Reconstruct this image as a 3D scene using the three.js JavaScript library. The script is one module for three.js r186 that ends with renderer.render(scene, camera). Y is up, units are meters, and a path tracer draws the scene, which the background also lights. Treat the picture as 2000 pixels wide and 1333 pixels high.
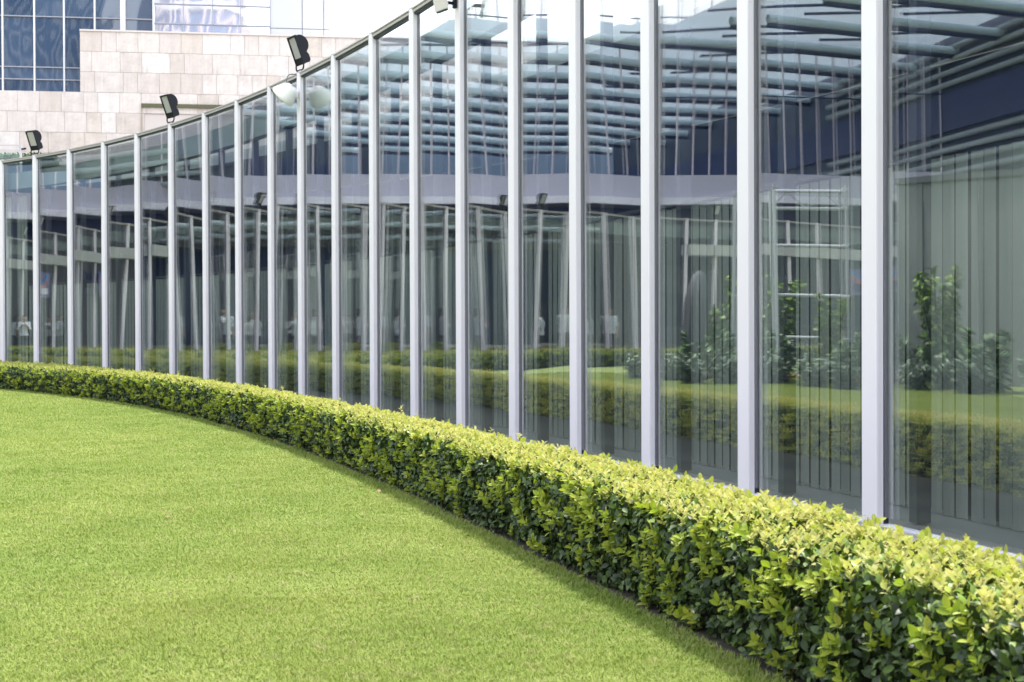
import * as THREE from 'three';
import { mergeGeometries } from 'three/addons/utils/BufferGeometryUtils.js';
import { RoundedBoxGeometry } from 'three/addons/geometries/RoundedBoxGeometry.js';
import { ImprovedNoise } from 'three/addons/math/ImprovedNoise.js';
import { MarchingCubes } from 'three/addons/objects/MarchingCubes.js';

// ---------- camera, sky, sun, exposure ----------
const scene = new THREE.Scene();
const F = 2600, PITCH = 24 / 2600, ROLL = 0.0035, EYE = 1.1;
const camera = new THREE.PerspectiveCamera(2 * Math.atan(666.5 / F) * 180 / Math.PI, 1024 / 682, 0.05, 2000);
camera.position.set(0, EYE, 0);
camera.rotation.order = 'YXZ';
camera.rotation.set(-PITCH, 0, -ROLL);
camera.focus = 9.5; camera.userData.fStop = 7;
const renderer = new THREE.WebGLRenderer({ antialias: true });
renderer.toneMapping = THREE.LinearToneMapping;
renderer.toneMappingExposure = 3.55;
renderer.shadowMap.enabled = true;
renderer.setSize(1024, 682);
const noise = new ImprovedNoise();
{
  const w = 512, h = 256, d = new Float32Array(w * h * 4);
  for (let j = 0; j < h; j++) for (let i = 0; i < w; i++) {
    const el = ((j + 0.5) / h - 0.5) * Math.PI, az = (i + 0.5) / w * 2 * Math.PI, k = (j * w + i) * 4;
    const up = Math.max(0, Math.sin(el)), c = Math.cos(el);
    const n = noise.noise(c * Math.cos(az) * 2.2 + 7, Math.sin(el) * 4 + 3, c * Math.sin(az) * 2.2 + 5) * 0.09 + noise.noise(c * Math.cos(az) * 6, Math.sin(el) * 10, c * Math.sin(az) * 6) * 0.04;
    const b = 0.87 + n * (0.4 + up);
    d[k] = b * (0.94 - 0.22 * up); d[k + 1] = b * (0.965 - 0.15 * up); d[k + 2] = b * (1.0 - 0.04 * up); d[k + 3] = 1;
  }
  const t = new THREE.DataTexture(d, w, h, THREE.RGBAFormat, THREE.FloatType);
  t.mapping = THREE.EquirectangularReflectionMapping; t.magFilter = t.minFilter = THREE.LinearFilter; t.needsUpdate = true;
  scene.background = t; scene.environment = t;
}
const sun = new THREE.DirectionalLight(new THREE.Color().setRGB(1, 0.95, 0.86), 3.3);
sun.position.set(18, 90, -36); sun.target.position.set(0, 0, 0);
sun.castShadow = true; sun.shadow.radius = 13; sun.shadow.mapSize.set(4096, 4096);
Object.assign(sun.shadow.camera, { left: -60, right: 60, top: 60, bottom: -60, near: 1, far: 260 });
scene.add(sun, sun.target);

// ---------- helpers ----------
let seed = 12345;
const R = () => { seed |= 0; seed = seed + 0x6D2B79F5 | 0; let t = Math.imul(seed ^ seed >>> 15, 1 | seed); t = t + Math.imul(t ^ t >>> 7, 61 | t) ^ t; return ((t ^ t >>> 14) >>> 0) / 4294967296; };
const rr = (a, b) => a + (b - a) * R();
const names = {};
const numbered = n => { const k = names[n] = (names[n] ?? -1) + 1; return k ? n + '_' + String(k).padStart(3, '0') : n; };
function tag(o, label, category, group, kind) { if (label) o.userData.label = label; if (category) o.userData.category = category; if (group) o.userData.group = group; if (kind) o.userData.kind = kind; return o; }
function thing(name, label, category, group) { const o = new THREE.Group(); o.name = numbered(name); scene.add(o); return tag(o, label, category, group); }
function mesh(name, geo, mat, parent) { const o = new THREE.Mesh(geo, mat); o.name = parent ? name : numbered(name); (parent || scene).add(o); return o; }
function struct(name, geo, mat, label) { const o = mesh(name, geo, mat); o.userData.kind = 'structure'; if (label) o.userData.label = label; return o; }
const ORD = ['nearest', 'second', 'third', 'fourth', 'fifth', 'sixth', 'seventh', 'eighth', 'ninth', 'tenth', 'eleventh', 'twelfth', 'thirteenth', 'fourteenth', 'fifteenth', 'sixteenth', 'seventeenth', 'eighteenth', 'nineteenth'];
const M = (r, g, b, rough = 0.6, extra = {}) => { const { cls, ...e } = extra; const m = new THREE.MeshPhysicalMaterial({ roughness: rough, ...e }); m.color.setRGB(r, g, b); return m; };
const bx = (w, h, d, x = 0, y = 0, z = 0) => new THREE.BoxGeometry(w, h, d).translate(x, y, z);
// point in the world that the photograph shows at pixel (x, y) of 2000 x 1333, at depth z metres
function at(x, y, z) {
  const dx = x - 1000, dy = y - 666.5, c = Math.cos(ROLL), s = Math.sin(ROLL);
  const u = (dx * c - dy * s) / F, v = -(dx * s + dy * c) / F;
  const Y = v * Math.cos(PITCH) - Math.sin(PITCH), Z = Math.cos(PITCH) + v * Math.sin(PITCH);
  return new THREE.Vector3(u / Z * z, EYE + Y / Z * z, -z);
}
function dataTex(n, fn, repeat, srgb = true) {
  const d = new Uint8Array(n * n * 4);
  for (let j = 0; j < n; j++) for (let i = 0; i < n; i++) { const c = fn(i / n, j / n), k = (j * n + i) * 4; d[k] = c[0] * 255; d[k + 1] = c[1] * 255; d[k + 2] = c[2] * 255; d[k + 3] = 255; }
  const t = new THREE.DataTexture(d, n, n); t.wrapS = t.wrapT = THREE.RepeatWrapping; t.magFilter = THREE.LinearFilter; t.minFilter = THREE.LinearMipmapLinearFilter; t.generateMipmaps = true;
  if (repeat) t.repeat.set(repeat, repeat); if (srgb) t.colorSpace = THREE.SRGBColorSpace; t.needsUpdate = true; return t;
}
// tileable noise: blends over the edge
const tn = (u, v, f, o = 0) => { const q = (a, b) => noise.noise(a * f + o, b * f + o * 1.7, o); return (q(u, v) * (1 - u) + q(u - 1, v) * u) * (1 - v) + (q(u, v - 1) * (1 - u) + q(u - 1, v - 1) * u) * v; };
const s2 = x => Math.max(0, Math.min(1, x)) ** (1 / 2.2);

// ---------- the curve of the glass wall in plan ----------
// arc length a in metres, 0 at the near mullion on the right of the photograph, growing away from the camera
const LEN = 26.29, DA = 0.05, A0 = -12, A1 = 74, tab = [];
function heading(a) {
  const t = a / LEN;
  if (t < 0) return 0.3145 + 0.2 * t;
  if (t <= 1) return 0.3145 + 0.2696 * t + 0.1547 * t * t + 0.2207 * t ** 3;
  const b = a - LEN; return 0.9595 + 0.041 * Math.min(b, 15.4) + 0.024 * Math.max(0, b - 15.4);
}
{
  const i0 = Math.round(-A0 / DA), n = Math.round((A1 - A0) / DA);
  tab[i0] = [1.950, 7.184];
  for (let i = i0; i < n; i++) { const th = heading((i - i0 + 0.5) * DA); tab[i + 1] = [tab[i][0] - DA * Math.sin(th), tab[i][1] + DA * Math.cos(th)]; }
  for (let i = i0; i > 0; i--) { const th = heading((i - i0 - 0.5) * DA); tab[i - 1] = [tab[i][0] + DA * Math.sin(th), tab[i][1] - DA * Math.cos(th)]; }
}
// plan point at arc a, off metres towards the lawn: three.js x and z
function P(a, off = 0) {
  const f = (a - A0) / DA, i = Math.max(0, Math.min(tab.length - 2, Math.floor(f))), k = f - i, th = heading(a);
  return [tab[i][0] + (tab[i + 1][0] - tab[i][0]) * k - off * Math.cos(th), -(tab[i][1] + (tab[i + 1][1] - tab[i][1]) * k - off * Math.sin(th))];
}
function nearest(x, z) { // [arc, offset]
  let best = 1e9, bi = 0;
  for (let i = 0; i < tab.length; i += 12) { const d = (tab[i][0] - x) ** 2 + (-tab[i][1] - z) ** 2; if (d < best) { best = d; bi = i; } }
  for (let i = Math.max(0, bi - 12); i < Math.min(tab.length, bi + 13); i++) { const d = (tab[i][0] - x) ** 2 + (-tab[i][1] - z) ** 2; if (d < best) { best = d; bi = i; } }
  const a = A0 + bi * DA, th = heading(a);
  return [a, (x - tab[bi][0]) * -Math.cos(th) + (-z - tab[bi][1]) * -Math.sin(th)];
}
// a band that follows the curve: cross-section is a closed list of [off, y]
function sweep(a0, a1, sec, step = 0.5, closed = true) {
  const n = Math.max(2, Math.round((a1 - a0) / step) + 1), pos = [], idx = [], m = sec.length;
  for (let i = 0; i < n; i++) { const a = a0 + (a1 - a0) * i / (n - 1), s = typeof sec[0] === 'function' ? sec.map(f => f(a)) : sec; for (const [o, y] of s) { const p = P(a, o); pos.push(p[0], y, p[1]); } }
  for (let i = 0; i < n - 1; i++) for (let j = 0; j < (closed ? m : m - 1); j++) { const b = i * m + j, c = i * m + (j + 1) % m; idx.push(b, c, b + m, c, c + m, b + m); }
  let g = new THREE.BufferGeometry(); g.setAttribute('position', new THREE.Float32BufferAttribute(pos, 3)); g.setIndex(idx); g = g.toNonIndexed(); g.computeVertexNormals();
  const uv = [], q = g.attributes.position; for (let i = 0; i < q.count; i++) uv.push(q.getX(i), q.getZ(i) + q.getY(i)); g.setAttribute('uv', new THREE.Float32BufferAttribute(uv, 2)); return g;
}

// ---------- ground ----------
const groundTex = dataTex(256, (u, v) => { const n = 0.5 + tn(u, v, 6) * 0.25 + tn(u, v, 40, 3) * 0.2 + rr(-0.06, 0.06); return [s2(0.2 * n + 0.1), s2(0.19 * n + 0.1), s2(0.18 * n + 0.095)]; });
{
  const g = new THREE.PlaneGeometry(1600, 1600, 1, 1).rotateX(-Math.PI / 2); const uv = g.attributes.uv; for (let i = 0; i < uv.count; i++) uv.setXY(i, uv.getX(i) * 400, uv.getY(i) * 400);
  struct('ground', g.translate(0, -0.012, 0), M(1, 1, 1, 0.9, { map: groundTex }), 'pale paved ground around the lawn and the buildings');
}
const lawnTex = dataTex(512, (u, v) => {
  const c = 0.5 + tn(u, v, 4) * 0.15 + tn(u, v, 17, 5) * 0.3, f = rr(0.65, 1.3) * (1 + tn(u, v, 90, 9) * 0.5);
  return [s2((0.13 + 0.04 * c) * f), s2((0.18 + 0.03 * c) * f), s2((0.04 + 0.012 * c) * f)];
});
{
  const sh = new THREE.Shape(); let first = true;
  for (let a = -11.5; a <= 56; a += 0.5) { const p = P(a, 1.78); first ? sh.moveTo(p[0], -p[1]) : sh.lineTo(p[0], -p[1]); first = false; }
  sh.lineTo(-44, 14); sh.lineTo(-40, -14); sh.lineTo(4, -16);
  const g = new THREE.ShapeGeometry(sh).rotateX(-Math.PI / 2); const uv = g.attributes.uv; for (let i = 0; i < uv.count; i++) uv.setXY(i, uv.getX(i) / 2.6, uv.getY(i) / 2.6);
  struct('lawn', g.translate(0, -0.004, 0), M(1, 1, 1, 0.95, { map: lawnTex }), 'mown green lawn curving along the clipped hedge');
}
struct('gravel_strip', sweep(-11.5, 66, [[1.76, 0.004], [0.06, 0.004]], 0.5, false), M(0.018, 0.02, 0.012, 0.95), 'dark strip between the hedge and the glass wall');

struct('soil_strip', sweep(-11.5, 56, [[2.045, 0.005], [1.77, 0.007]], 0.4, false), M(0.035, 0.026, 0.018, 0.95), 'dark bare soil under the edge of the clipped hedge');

// ---------- the glass building ----------
const H = 4.753;
const white = M(0.73, 0.685, 0.735, 0.42), white2 = M(0.5, 0.49, 0.53, 0.45), railM = M(0.42, 0.385, 0.395, 0.5), gasketM = M(0.02, 0.025, 0.045, 0.5), steelM = M(0.035, 0.04, 0.05, 0.45);
const glassM = new THREE.MeshPhysicalMaterial({ roughness: 0.007, transmission: 1, thickness: 0, ior: 2.33, metalness: 0 }); glassM.color.setRGB(0.93, 0.965, 0.965);
const building = thing('glass_building', 'long curved glass curtain wall with white aluminium mullions', 'building');
const S = [25.399, 24.081, 22.693, 21.259, 19.833, 18.36, 16.866, 15.434, 14.027, 12.778, 11.408, 9.986, 8.581, 7.142, 5.696, 4.273, 2.891, 1.422, 0.006];
const near = []; for (let j = 1; j <= 6; j++) near.push(0.006 - 1.43 * j);
const far = []; for (let j = 26; j >= 1; j--) far.push(25.399 + 1.43 * j);
const MU = [...far, ...S, ...near]; // arcs of the mullions, far to near
const K0 = far.length;
{
  const plate = new RoundedBoxGeometry(0.14, H, 0.022, 2, 0.005).translate(0, H / 2, 0.013);
  const body = bx(0.118, H - 0.012, 0.03, 0, H / 2 - 0.006, -0.013);
  const gBody = mergeGeometries([plate.toNonIndexed(), body.toNonIndexed()].map(g => { g.deleteAttribute('uv'); return g; }));
  const gCap = bx(0.15, 0.012, 0.07, 0, H + 0.006, -0.008), gGask = mergeGeometries([bx(0.126, H - 0.1, 0.012, 0, H / 2 - 0.02, -0.034), bx(0.09, H - 0.1, 0.03, 0, H / 2 - 0.02, -0.055)]), gPost = bx(0.07, H - 0.3, 0.09, 0, H / 2 - 0.12, -0.3);
  const lip = new RoundedBoxGeometry(0.02, H - 0.02, 0.02, 1, 0.004).translate(-0.049, H / 2, 0.02);
  MU.forEach((a, i) => {
    const th = heading(a), p = P(a), m = mesh('mullion', gBody, white, building);
    m.position.set(p[0], 0, p[1]); m.rotation.y = Math.PI + Math.PI / 2 - th + Math.PI; // local z to the lawn
    m.rotation.y = Math.atan2(-Math.cos(th), Math.sin(th));
    mesh('gasket', gGask, gasketM, m); mesh('cap', gCap, white2, m); mesh('inner_post', gPost, steelM, m);
  });
  for (let i = 0; i < MU.length - 1; i++) {
    const p = P(MU[i], -0.026), q = P(MU[i + 1], -0.026), dx = q[0] - p[0], dz = q[1] - p[1], w = Math.hypot(dx, dz), mx = (p[0] + q[0]) / 2, mz = (p[1] + q[1]) / 2;
    const ry = Math.atan2(-dz, dx); // local x along the pane from far to near; local z then
    const mk = (bow, tw, k) => {
      const g = new THREE.PlaneGeometry(w - 0.11, H - 0.16, 10, 22), ps = g.attributes.position, f1 = rr(0, 6), f2 = rr(0, 6), hh = (H - 0.16) / 2, hw = (w - 0.11) / 2;
      for (let j = 0; j < ps.count; j++) {
        const X = ps.getX(j) / hw, Y = ps.getY(j) / hh;
        ps.setZ(j, bow * (1 - X * X) * (1 - 0.6 * Y * Y) + tw * X * Y + k * (Math.sin(3.1 * Y + f1) * (1 - 0.4 * X * X) + 0.35 * Math.sin(2.2 * X + 4.6 * Y + f2)));
      }
      g.computeVertexNormals(); return g;
    };
    const tw = rr(-0.0034, 0.0034);
    const pane = mesh('glass_pane', mk(rr(-0.0012, 0.0006), tw, rr(0.0001, 0.0007)), glassM, building);
    pane.position.set(mx, H / 2 + 0.0, mz); pane.rotation.set(rr(-0.0006, 0.0006), ry + rr(-0.0028, 0.0028), 0, 'YXZ');
    const inner = mesh('inner_pane', mk(rr(-0.0004, 0.0012), tw + rr(-0.0006, 0.0006), rr(0.0001, 0.0006)), glassM, pane); inner.position.z = Math.cos(ry - Math.atan2(-Math.cos(heading(MU[i])), Math.sin(heading(MU[i])))) > 0 ? -0.02 : 0.02;
    const bar = (name, g, m) => { const o = mesh(name, g, m, building); o.position.set(mx, 0, mz); o.rotation.y = ry; return o; };
    const wz = 0; // bars are centred on the pane
    bar('top_rail', mergeGeometries([bx(w - 0.12, 0.034, 0.1, 0, H - 0.0425, wz), bx(w - 0.12, 0.018, 0.13, 0, H - 0.0155, wz)]), railM);
    bar('head_gasket', bx(w - 0.121, 0.02, 0.06, 0, H - 0.07, wz), gasketM);
    bar('sill', mergeGeometries([bx(w - 0.12, 0.034, 0.07, 0, 0.017, wz), bx(w - 0.12, 0.01, 0.085, 0, 0.0395, wz)]), white2);
    if (MU[i] > 40.5 && MU[i] < 62) bar('canopy_band', bx(w, 0.36, 0.34, 0, 3.72, 0), M(0.42, 0.42, 0.42, 0.6));
  }
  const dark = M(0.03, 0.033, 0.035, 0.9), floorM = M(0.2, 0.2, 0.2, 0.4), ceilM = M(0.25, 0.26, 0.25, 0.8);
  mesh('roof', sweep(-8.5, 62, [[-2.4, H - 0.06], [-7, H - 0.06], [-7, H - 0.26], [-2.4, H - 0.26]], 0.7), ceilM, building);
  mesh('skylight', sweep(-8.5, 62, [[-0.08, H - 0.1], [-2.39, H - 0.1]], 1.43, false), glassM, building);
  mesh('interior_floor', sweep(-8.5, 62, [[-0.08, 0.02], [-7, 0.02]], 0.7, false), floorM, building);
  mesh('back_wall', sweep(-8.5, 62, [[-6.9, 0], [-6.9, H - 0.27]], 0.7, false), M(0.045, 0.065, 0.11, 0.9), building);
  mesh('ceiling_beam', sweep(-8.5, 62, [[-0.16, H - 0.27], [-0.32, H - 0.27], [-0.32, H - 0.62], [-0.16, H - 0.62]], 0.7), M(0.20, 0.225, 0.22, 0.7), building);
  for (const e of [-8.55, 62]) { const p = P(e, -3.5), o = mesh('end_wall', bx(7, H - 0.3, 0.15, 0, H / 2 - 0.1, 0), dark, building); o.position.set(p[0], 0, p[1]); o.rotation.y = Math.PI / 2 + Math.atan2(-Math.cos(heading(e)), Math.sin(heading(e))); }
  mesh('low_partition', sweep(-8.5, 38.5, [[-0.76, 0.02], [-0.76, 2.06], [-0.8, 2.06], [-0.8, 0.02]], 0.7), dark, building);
  // blinds
  const slatMs = [0, 1, 2, 3, 4, 5, 6, 7].map(i => { const k = (i < 4 ? 0.185 : 0.26) + 0.014 * (i % 4); return M(k * 0.96, k * 1.02, k * 0.96, 0.85); });
  const slatGeo = slatH => { const g = new THREE.PlaneGeometry(0.103, slatH, 4, 1), ps = g.attributes.position; for (let j = 0; j < ps.count; j++) ps.setZ(j, -0.02 * Math.cos(ps.getX(j) / 0.103 * Math.PI)); g.computeVertexNormals(); return g.translate(0, slatH / 2 + 0.025, 0); }, slatLow = slatGeo(2.05), slatTall = slatGeo(4.02);
  for (let i = 0; i < MU.length - 1; i++) {
    const a = MU[i], b = MU[i + 1], n = Math.round((a - b) / 0.118), front = i - K0; // bay between mullion i and the next, nearer one
    if (a > 36.4) continue;
    const inView = front >= -1 && front < 19, single = front >= 12 && front < 20;
    const lab = inView ? (front >= 0 ? `grey vertical blind behind the ${ORD[18 - front]} glass bay counted from the right edge` : 'grey vertical blind in the bay cut by the left edge') : 'grey vertical blind behind glass outside the left or right edge';
    const t = thing('vertical_blind', lab, 'blind', 'vertical blinds behind the glass wall');
    const c = P((a + b) / 2, -0.62), th = heading((a + b) / 2); t.position.set(c[0], 0, c[1]); t.rotation.y = Math.atan2(-Math.cos(th), Math.sin(th));
    const parts = [], slatG = front < 0 ? slatTall : slatLow, slatH = front < 0 ? 4.02 : 2.05;
    for (let j = 0; j < n; j++) {
      const x = ((j + 0.5) / n - 0.5) * (a - b), turn = rr(-0.035, 0.035);
      if (single) { const s = mesh('slat', slatG, slatMs[Math.floor(R() * 4)], t); s.position.set(x, 0, rr(-0.006, 0.006)); s.rotation.y = turn; }
      else parts.push(slatG.clone().rotateY(turn).translate(x, 0, 0));
    }
    if (!single) mesh('slats', mergeGeometries(parts), slatMs[i % 4 + (front < 0 ? 4 : 0)], t).userData.kind = 'stuff';
    mesh('head_track', bx(a - b, 0.03, 0.04, 0, slatH + 0.06, 0), steelM, t);
  }
}

// ---------- clipped hedge ----------
const HH = 0.423, HB = [[-12, 1.46], [-1, 1.52], [1.5, 1.64], [4, 1.68], [11, 1.7], [15.3, 1.6], [20, 1.22], [24.5, 0.75], [80, 0.75]];
const hedgeBack = a => { let i = 0; while (a > HB[i + 1][0]) i++; const k = (a - HB[i][0]) / (HB[i + 1][0] - HB[i][0]); return HB[i][1] + (HB[i + 1][1] - HB[i][1]) * k * k * (3 - 2 * k); }, hedgeFront = a => 1.99 + (a > 12 ? Math.min(0.06, (a - 12) * 0.005) : 0);
function leafGeo(bend, fold, wide) {
  const pos = [], idx = [], L = 5, prof = [0.06, 0.8, 1, 0.72, 0.02];
  for (let i = 0; i < L; i++) { const v = i / (L - 1), w = 0.5 * wide * prof[i], y = -bend * v * v; pos.push(-w, y + fold * w, v, 0, y, v, w, y + fold * w, v); }
  for (let i = 0; i < L - 1; i++) { const b = i * 3; for (const k of [0, 1]) { idx.push(b + k, b + k + 3, b + k + 1); if (i < L - 2 || true) idx.push(b + k + 1, b + k + 3, b + k + 4); } }
  const g = new THREE.BufferGeometry(); g.setAttribute('position', new THREE.Float32BufferAttribute(pos, 3)); g.setIndex(idx); g.computeVertexNormals(); return g;
}
const leafA = leafGeo(0.16, 0.3, 0.54), leafB = leafGeo(0.3, 0.2, 0.54);
const leafOld = M(1, 1, 1, 0.46, { specularIntensity: 0.5 });
const leafNew = M(1, 1, 1, 0.85, { transmission: 0.5, thickness: 0, specularIntensity: 0.5, ior: 1.4 });
const up = new THREE.Vector3(0, 1, 0), vz = new THREE.Vector3(0, 0, 1), q0 = new THREE.Quaternion(), q1 = new THREE.Quaternion(), v1 = new THREE.Vector3(), v2 = new THREE.Vector3(), m4 = new THREE.Matrix4(), col = new THREE.Color();
class Leaves {
  constructor() { this.m = []; this.c = []; }
  add(p, dir, roll, size, c) {
    q0.setFromUnitVectors(vz, dir); q1.setFromAxisAngle(vz, roll); q0.multiply(q1);
    m4.compose(p, q0, v2.set(size, size, size)); this.m.push(m4.clone()); this.c.push(c);
  }
  build(name, geo, mat, parent, keep) {
    const ids = keep ? this.m.map((_, i) => i).filter(i => !keep.has(i)) : this.m.map((_, i) => i);
    const o = new THREE.InstancedMesh(geo, mat, ids.length); ids.forEach((i, k) => { o.setMatrixAt(k, this.m[i]); o.setColorAt(k, col.setRGB(...this.c[i])); });
    o.name = name; o.userData.kind = 'stuff'; parent.add(o); return o;
  }
}
const mixc = (a, b, t) => [a[0] + (b[0] - a[0]) * t, a[1] + (b[1] - a[1]) * t, a[2] + (b[2] - a[2]) * t];
// leaf orientation: dir is the leaf's long axis; its face looks along the local y
function faceUp(L, p, dir, faceTo, size, c, jitter) {
  // roll so that local y leans to faceTo
  q0.setFromUnitVectors(vz, dir); v1.copy(faceTo).applyQuaternion(q0.invert()); const roll = Math.atan2(-v1.x, v1.y);
  L.add(p, dir, roll + rr(-jitter, jitter), size, c);
}
const hedge = thing('clipped_hedge', 'low clipped hedge with yellow green shoots curving along the lawn', 'hedge');
{
  const core = sweep(-8, 56, [a => [hedgeFront(a) - 0.13, 0.0], a => [hedgeFront(a) - 0.11, HH - 0.1], a => [hedgeBack(a) + 0.1, HH - 0.1], a => [hedgeBack(a) + 0.11, 0.0]], 0.4);
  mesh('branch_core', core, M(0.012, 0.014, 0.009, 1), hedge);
  const old = new Leaves(), fresh = new Leaves(), tips = new Leaves(), stems = [];
  const p = new THREE.Vector3(), n = new THREE.Vector3(), d = new THREE.Vector3(), T = new THREE.Vector3(), pal = [];
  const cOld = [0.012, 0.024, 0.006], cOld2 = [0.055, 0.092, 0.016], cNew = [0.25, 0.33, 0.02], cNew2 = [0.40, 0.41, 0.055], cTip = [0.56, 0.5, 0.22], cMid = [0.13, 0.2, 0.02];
  const clump = (a, h, o) => noise.noise(a * 3.6, h * 4.6, o * 3) * 0.5 + noise.noise(a * 9.5 + 40, h * 10, o * 8) * 0.6 + rr(-0.12, 0.12);
  const bulge = (a, h) => noise.noise(a * 2.1, h * 2.5, 11) * 0.03 + noise.noise(a * 6, h * 7, 31) * 0.02;
  const place = (a, off, y, nn) => { const q = P(a, off); p.set(q[0], y, q[1]); const th = heading(a), lx = -Math.cos(th), lz = Math.sin(th); n.set(nn[0] * lx, nn[1], nn[0] * lz).normalize(); T.set(-Math.sin(th), 0, -Math.cos(th)); };
  const zone = (a0, a1, per, sc) => {
    const faces = [[1, 1.15], [0, 1.0 * 1.0], [-1, 0.5]]; // lawn face, top, wall face
    const cnt = Math.round((a1 - a0) * per);
    for (let i = 0; i < cnt; i++) {
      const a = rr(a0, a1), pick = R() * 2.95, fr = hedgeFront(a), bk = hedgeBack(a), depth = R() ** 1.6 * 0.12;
      let nn, off, y;
      if (pick < 1.25) { y = R() ** 0.92 * (HH - 0.01); nn = [1, 0.15]; const r = y > HH - 0.06 ? (y - HH + 0.06) * 0.6 : 0, u = y < 0.1 ? (0.1 - y) * 0.45 : 0; off = fr - r - u + bulge(a, y) - depth; }
      else if (pick < 2.35) { off = rr(bk, fr); const e = Math.min(off - bk, fr - off); y = HH - (e < 0.06 ? (0.06 - e) * 0.5 : 0) + bulge(a, off + 9) * 0.8 - depth * 0.7; nn = [0.1 * (off > (bk + fr) / 2 ? 1 : -1), 1]; }
      else { y = R() * HH; nn = [-1, 0.2]; off = bk - bulge(a, y + 5) + depth; }
      place(a, off, y, nn);
      const isTop = nn[1] > 0.5, k = clump(a, y, off);
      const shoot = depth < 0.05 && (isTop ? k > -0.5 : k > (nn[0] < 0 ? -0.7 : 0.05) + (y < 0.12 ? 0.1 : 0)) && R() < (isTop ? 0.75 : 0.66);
      if (shoot && R() < (nn[0] < 0 ? 0.85 : 0.52)) { // a shoot: a whorl of fresh leaves round an axis
        d.copy(n).multiplyScalar(isTop ? 0.9 : 0.55).addScaledVector(up, isTop ? 0.3 : 0.5).addScaledVector(T, rr(-0.4, 0.4)).normalize(); d.x += rr(-0.25, 0.25); d.z += rr(-0.25, 0.25); d.normalize();
        const cnt2 = 3 + Math.floor(R() * 4), ph = R() * 6.28, tone = R(), tall = isTop && R() < 0.012 ? 0.06 : 0; const ax = d.clone(), e1 = v1.set(0.3, 0.5, 0.8).cross(ax).normalize().clone(), e2 = ax.clone().cross(e1), base = p.clone().addScaledVector(n, 0.01 + tall * R());
        for (let j = 0; j < cnt2; j++) {
          const an = ph + j * 2.4, open = 0.45 + 0.5 * (1 - j / cnt2) + rr(-0.15, 0.15);
          d.copy(ax).multiplyScalar(Math.cos(open)).addScaledVector(e1, Math.sin(open) * Math.cos(an)).addScaledVector(e2, Math.sin(open) * Math.sin(an)).normalize();
          p.copy(base).addScaledVector(ax, 0.006 * j * sc);
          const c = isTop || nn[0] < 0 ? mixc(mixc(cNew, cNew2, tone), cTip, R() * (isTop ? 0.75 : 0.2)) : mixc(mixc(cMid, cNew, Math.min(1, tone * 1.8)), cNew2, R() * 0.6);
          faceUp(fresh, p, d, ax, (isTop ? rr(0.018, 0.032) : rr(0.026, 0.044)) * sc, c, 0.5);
        }
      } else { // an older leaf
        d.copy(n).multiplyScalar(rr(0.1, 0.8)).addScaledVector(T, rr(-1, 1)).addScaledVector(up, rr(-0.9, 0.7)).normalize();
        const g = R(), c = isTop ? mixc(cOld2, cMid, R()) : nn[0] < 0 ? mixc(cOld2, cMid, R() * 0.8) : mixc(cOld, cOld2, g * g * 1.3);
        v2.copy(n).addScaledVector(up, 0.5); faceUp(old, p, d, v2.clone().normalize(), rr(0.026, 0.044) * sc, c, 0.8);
      }
    }
  };
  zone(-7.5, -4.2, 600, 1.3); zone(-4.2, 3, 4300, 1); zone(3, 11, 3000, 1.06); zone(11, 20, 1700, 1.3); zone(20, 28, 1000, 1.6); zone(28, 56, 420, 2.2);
  // the leaves that show largest are parts of their own
  camera.updateMatrixWorld(); camera.updateProjectionMatrix(); const pr = new THREE.Matrix4().multiplyMatrices(camera.projectionMatrix, camera.matrixWorldInverse.copy(camera.matrixWorld).invert());
  const cand = [];
  fresh.m.forEach((m, i) => { v1.setFromMatrixPosition(m); const z = -v1.z; if (z > 4.6 || v1.y < 0.03) return; const s = m.getMaxScaleOnAxis(); v2.copy(v1).applyMatrix4(pr); if (Math.abs(v2.x) > 0.99 || Math.abs(v2.y) > 0.99) return; const [a, off] = nearest(v1.x, v1.z); if (off < 1.7) return; cand.push([s / z, i]); });
  cand.sort((x, y) => y[0] - x[0]);
  const keep = new Set(cand.slice(0, 290).map(c => c[1]));
  const tones = [[0.25, 0.33, 0.02], [0.31, 0.36, 0.03], [0.36, 0.38, 0.045], [0.19, 0.26, 0.02], [0.4, 0.39, 0.09]].map(c => { const m = leafNew.clone(); m.color.setRGB(...c); return m; });
  for (const i of keep) { const c = fresh.c[i]; let bi = 0, bd = 9; tones.forEach((t, k) => { const e = Math.abs(t.color.r - c[0]) + Math.abs(t.color.g - c[1]) + Math.abs(t.color.b - c[2]); if (e < bd) { bd = e; bi = k; } }); const o = mesh('leaf', leafA, tones[bi], hedge); fresh.m[i].decompose(o.position, o.quaternion, o.scale); }
  fresh.build('young_foliage', leafA, leafNew, hedge, keep); old.build('old_foliage', leafB, leafOld, hedge);
}

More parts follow.
